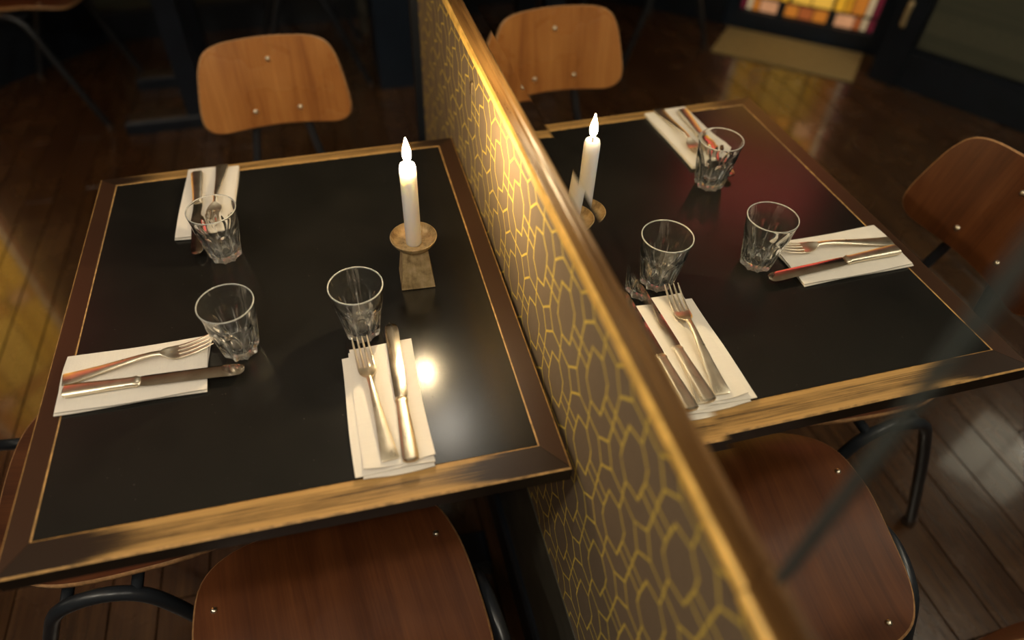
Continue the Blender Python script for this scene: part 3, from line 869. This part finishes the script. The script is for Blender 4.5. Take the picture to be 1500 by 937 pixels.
def make_knife(label):
    t = thing('table_knife', label, 'knife', group='silver knives')
    b = MB()
    st = [(-0.114, 0.0068, 0.0044, 0.0026), (-0.112, 0.0098, 0.0048, 0.0042), (-0.105, 0.0102, 0.0048, 0.0044), (-0.070, 0.0088, 0.0048, 0.0042), (-0.035, 0.0076, 0.0046, 0.0040), (-0.026, 0.0074, 0.0046, 0.0040)]
    b.loft([rect_ring(x, hw, z, ht, 12) for (x, hw, z, ht) in st]); h = b.build('handle', M['silver'], t)
    b = MB(); b.loft([rect_ring(x, hw, z, ht, 12) for (x, hw, z, ht) in [(-0.0262, 0.0080, 0.0046, 0.0043), (-0.023, 0.0086, 0.0046, 0.0044), (-0.021, 0.0070, 0.0046, 0.0034), (-0.018, 0.0068, 0.0046, 0.0026)]])
    b.build('bolster', M['silver'], h)
    b = MB(); rings = []
    for (x, y0, y1, z) in [(-0.0185, -0.0080, 0.0070, 0.0046), (-0.012, -0.0092, 0.0078, 0.0046), (0.03, -0.0098, 0.0080, 0.0042), (0.07, -0.0104, 0.0081, 0.0036), (0.098, -0.0112, 0.0080, 0.0032), (0.108, -0.0104, 0.0070, 0.0031), (0.1125, -0.0070, 0.0040, 0.0031), (0.1140, -0.0030, 0.0010, 0.0031)]:
        rings.append([(x, y0, z), (x, y0 * 0.4, z + 0.00085), (x, y1 * 0.75, z + 0.0013), (x, y1, z + 0.0009), (x, y1, z - 0.0009), (x, y0 * 0.4, z - 0.00085)])
    b.loft(rings); b.build('blade', M['blade'], t)
    return t
fork = make_fork('silver fork on the linen napkin nearest the mirror')
knife = make_knife('silver knife on the linen napkin nearest the mirror')
def put(o, p_end, p_tip, z, label=None, flip=False):
    e, t_ = Vector((*p_end, 0)), Vector((*p_tip, 0)); d = t_ - e
    c_ = (e + t_) / 2
    o.location = (c_.x, c_.y, z); o.rotation_euler = (0, 0, math.atan2(d.y, d.x))
    if label: o['label'] = label
    return o
NZ1, NZ2, NZ3 = TZ + 0.0090, TZ + 0.0076, TZ + 0.0080
put(fork, (0.4305, -0.697), (0.4145, -0.503), NZ1 + 0.0004)
put(knife, (0.4540, -0.704), (0.4580, -0.479), NZ1)
put(copy_tree(fork), (0.030, -0.4835), (0.216, -0.4610), NZ2, 'silver fork on the napkin at the left edge of the table')
put(copy_tree(knife), (0.034, -0.5055), (0.258, -0.5135), NZ2, 'silver knife on the napkin at the left edge of the table')
put(copy_tree(fork), (0.214, -0.022), (0.2065, -0.205), NZ3, 'silver fork on the far napkin, half hidden behind a glass')
put(copy_tree(knife), (0.172, -0.035), (0.1865, -0.262), NZ3, 'silver knife on the far napkin with its tip past the hem')

# fluted tumblers
def make_tumbler(label):
    b = MB(); n = 108; NF = 9
    def r0(z):
        t_ = z / 0.091
        return 0.0232 + 0.0139 * t_ ** 0.92
    rings = []
    zs = [0.0, 0.0012, 0.004, 0.008, 0.013, 0.019, 0.026, 0.033, 0.040, 0.046, 0.051, 0.055, 0.059, 0.063, 0.068, 0.074, 0.081, 0.087, 0.0897, 0.0905, 0.0909]
    rings.append([(0.0006 * math.cos(2 * PI * k / n), 0.0006 * math.sin(2 * PI * k / n), 0.0022) for k in range(n)])
    rings.append([(0.015 * math.cos(2 * PI * k / n), 0.015 * math.sin(2 * PI * k / n), 0.0020) for k in range(n)])
    rings.append([(0.0195 * math.cos(2 * PI * k / n), 0.0195 * math.sin(2 * PI * k / n), 0.0) for k in range(n)])
    for z in zs:
        ring = []
        for k in range(n):
            a = 2 * PI * k / n
            u = ((a * NF / (2 * PI)) % 1.0) - 0.5            # -0.5..0.5 across a flute
            ztop = 0.060 - 0.034 * (abs(u) * 2) ** 2.6
            fl = max(0.0, min(1.0, (ztop - z) / 0.007))
            fl = fl * fl * (3 - 2 * fl)
            hollow = math.cos(u * PI) ** 0.8
            r = r0(z) + 0.0009 * (1 if z < 0.062 else max(0, 1 - (z - 0.062) / 0.01)) - fl * hollow * 0.0034
            if z < 0.004: r -= 0.0016 * (1 - z / 0.004)
            if z > 0.0900: r -= 0.00025 if z < 0.0907 else 0.0007
            ring.append((r * math.cos(a), r * math.sin(a), z))
        rings.append(ring)
    for z in [0.0907, 0.0901, 0.088, 0.08, 0.07, 0.06, 0.05, 0.04, 0.03, 0.02, 0.0145, 0.0118]:
        th = 0.0016 + 0.0022 * max(0, (0.07 - z) / 0.07)
        r = r0(z) - th - (0.0015 if z < 0.06 else 0)
        if z < 0.0195: r -= 0.0012 + (0.0195 - z) * 0.55
        rings.append([(r * math.cos(2 * PI * k / n), r * math.sin(2 * PI * k / n), z) for k in range(n)])
    rings.append([(0.010 * math.cos(2 * PI * k / n), 0.010 * math.sin(2 * PI * k / n), 0.0108) for k in range(n)])
    rings.append([(0.0006 * math.cos(2 * PI * k / n), 0.0006 * math.sin(2 * PI * k / n), 0.0106) for k in range(n)])
    b.loft(rings)
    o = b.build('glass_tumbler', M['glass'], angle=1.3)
    return tag(o, label, 'glass', 'fluted glass tumblers')
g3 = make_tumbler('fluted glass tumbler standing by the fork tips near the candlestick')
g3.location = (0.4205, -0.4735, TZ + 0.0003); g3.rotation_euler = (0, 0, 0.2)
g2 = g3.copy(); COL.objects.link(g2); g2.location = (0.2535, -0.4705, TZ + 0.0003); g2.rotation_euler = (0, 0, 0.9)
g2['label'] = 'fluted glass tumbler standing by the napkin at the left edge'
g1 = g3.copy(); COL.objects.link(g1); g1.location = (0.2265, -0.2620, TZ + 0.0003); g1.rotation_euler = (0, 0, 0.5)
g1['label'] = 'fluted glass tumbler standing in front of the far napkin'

# candlestick and candle
CX, CY = 0.5120, -0.3790
cs = thing('candlestick', 'aged brass candlestick with shallow dish and flaring square stem', 'candlestick', (CX, CY, TZ), math.radians(-3))
b = MB(); rings = []
for (z, hw) in ((0.0004, 0.0248), (0.002, 0.0252), (0.0035, 0.0246), (0.034, 0.0212), (0.066, 0.0182)):
    rings.append([(-hw, -hw, z), (hw, -hw, z), (hw, hw, z), (-hw, hw, z)])
b.loft(rings); b.build('stem', M['brass'], cs, smooth=False)
b = MB()
DZ = 0.0141
b.lathe([(r_, z_ + DZ) for (r_, z_) in [(0.001, 0.0522), (0.015, 0.0522), (0.022, 0.0535), (0.0285, 0.0575), (0.0325, 0.0635), (0.0340, 0.0678), (0.0328, 0.0682), (0.0310, 0.0640), (0.0272, 0.0588), (0.0212, 0.0557), (0.015, 0.0547), (0.001, 0.0546)]], 48)
b.build('dish', M['brass'], cs)

cn = thing('candle', 'burning white candle standing in the brass candlestick', 'candle', (CX, CY, TZ + 0.0690))
HC = 0.134
b = MB()
b.lathe([(0.001, 0.0002), (0.0100, 0.0002), (0.0114, 0.002), (0.0114, HC - 0.012), (0.0112, HC - 0.006), (0.0098, HC - 0.001), (0.0080, HC), (0.0066, HC - 0.0012), (0.0050, HC - 0.004), (0.001, HC - 0.0050)], 40)
b.build('wax', M['wax'], cn)
b = MB(); b.tube([(0, 0, HC - 0.0052), (0.0003, 0, HC + 0.002), (0.0012, 0.0004, HC + 0.008)], 0.0009, 8, smooth=3); wk = b.build('wick', M['wick'], cn)
b = MB()
b.lathe([(0.0004, 0.0), (0.0030, 0.0025), (0.0047, 0.0065), (0.0055, 0.0110), (0.0051, 0.0165), (0.0038, 0.0225), (0.0021, 0.0285), (0.0008, 0.0330), (0.0001, 0.0350)], 24, (0.0004, 0, HC + 0.0035))
b.build('flame', M['flame'], cn)
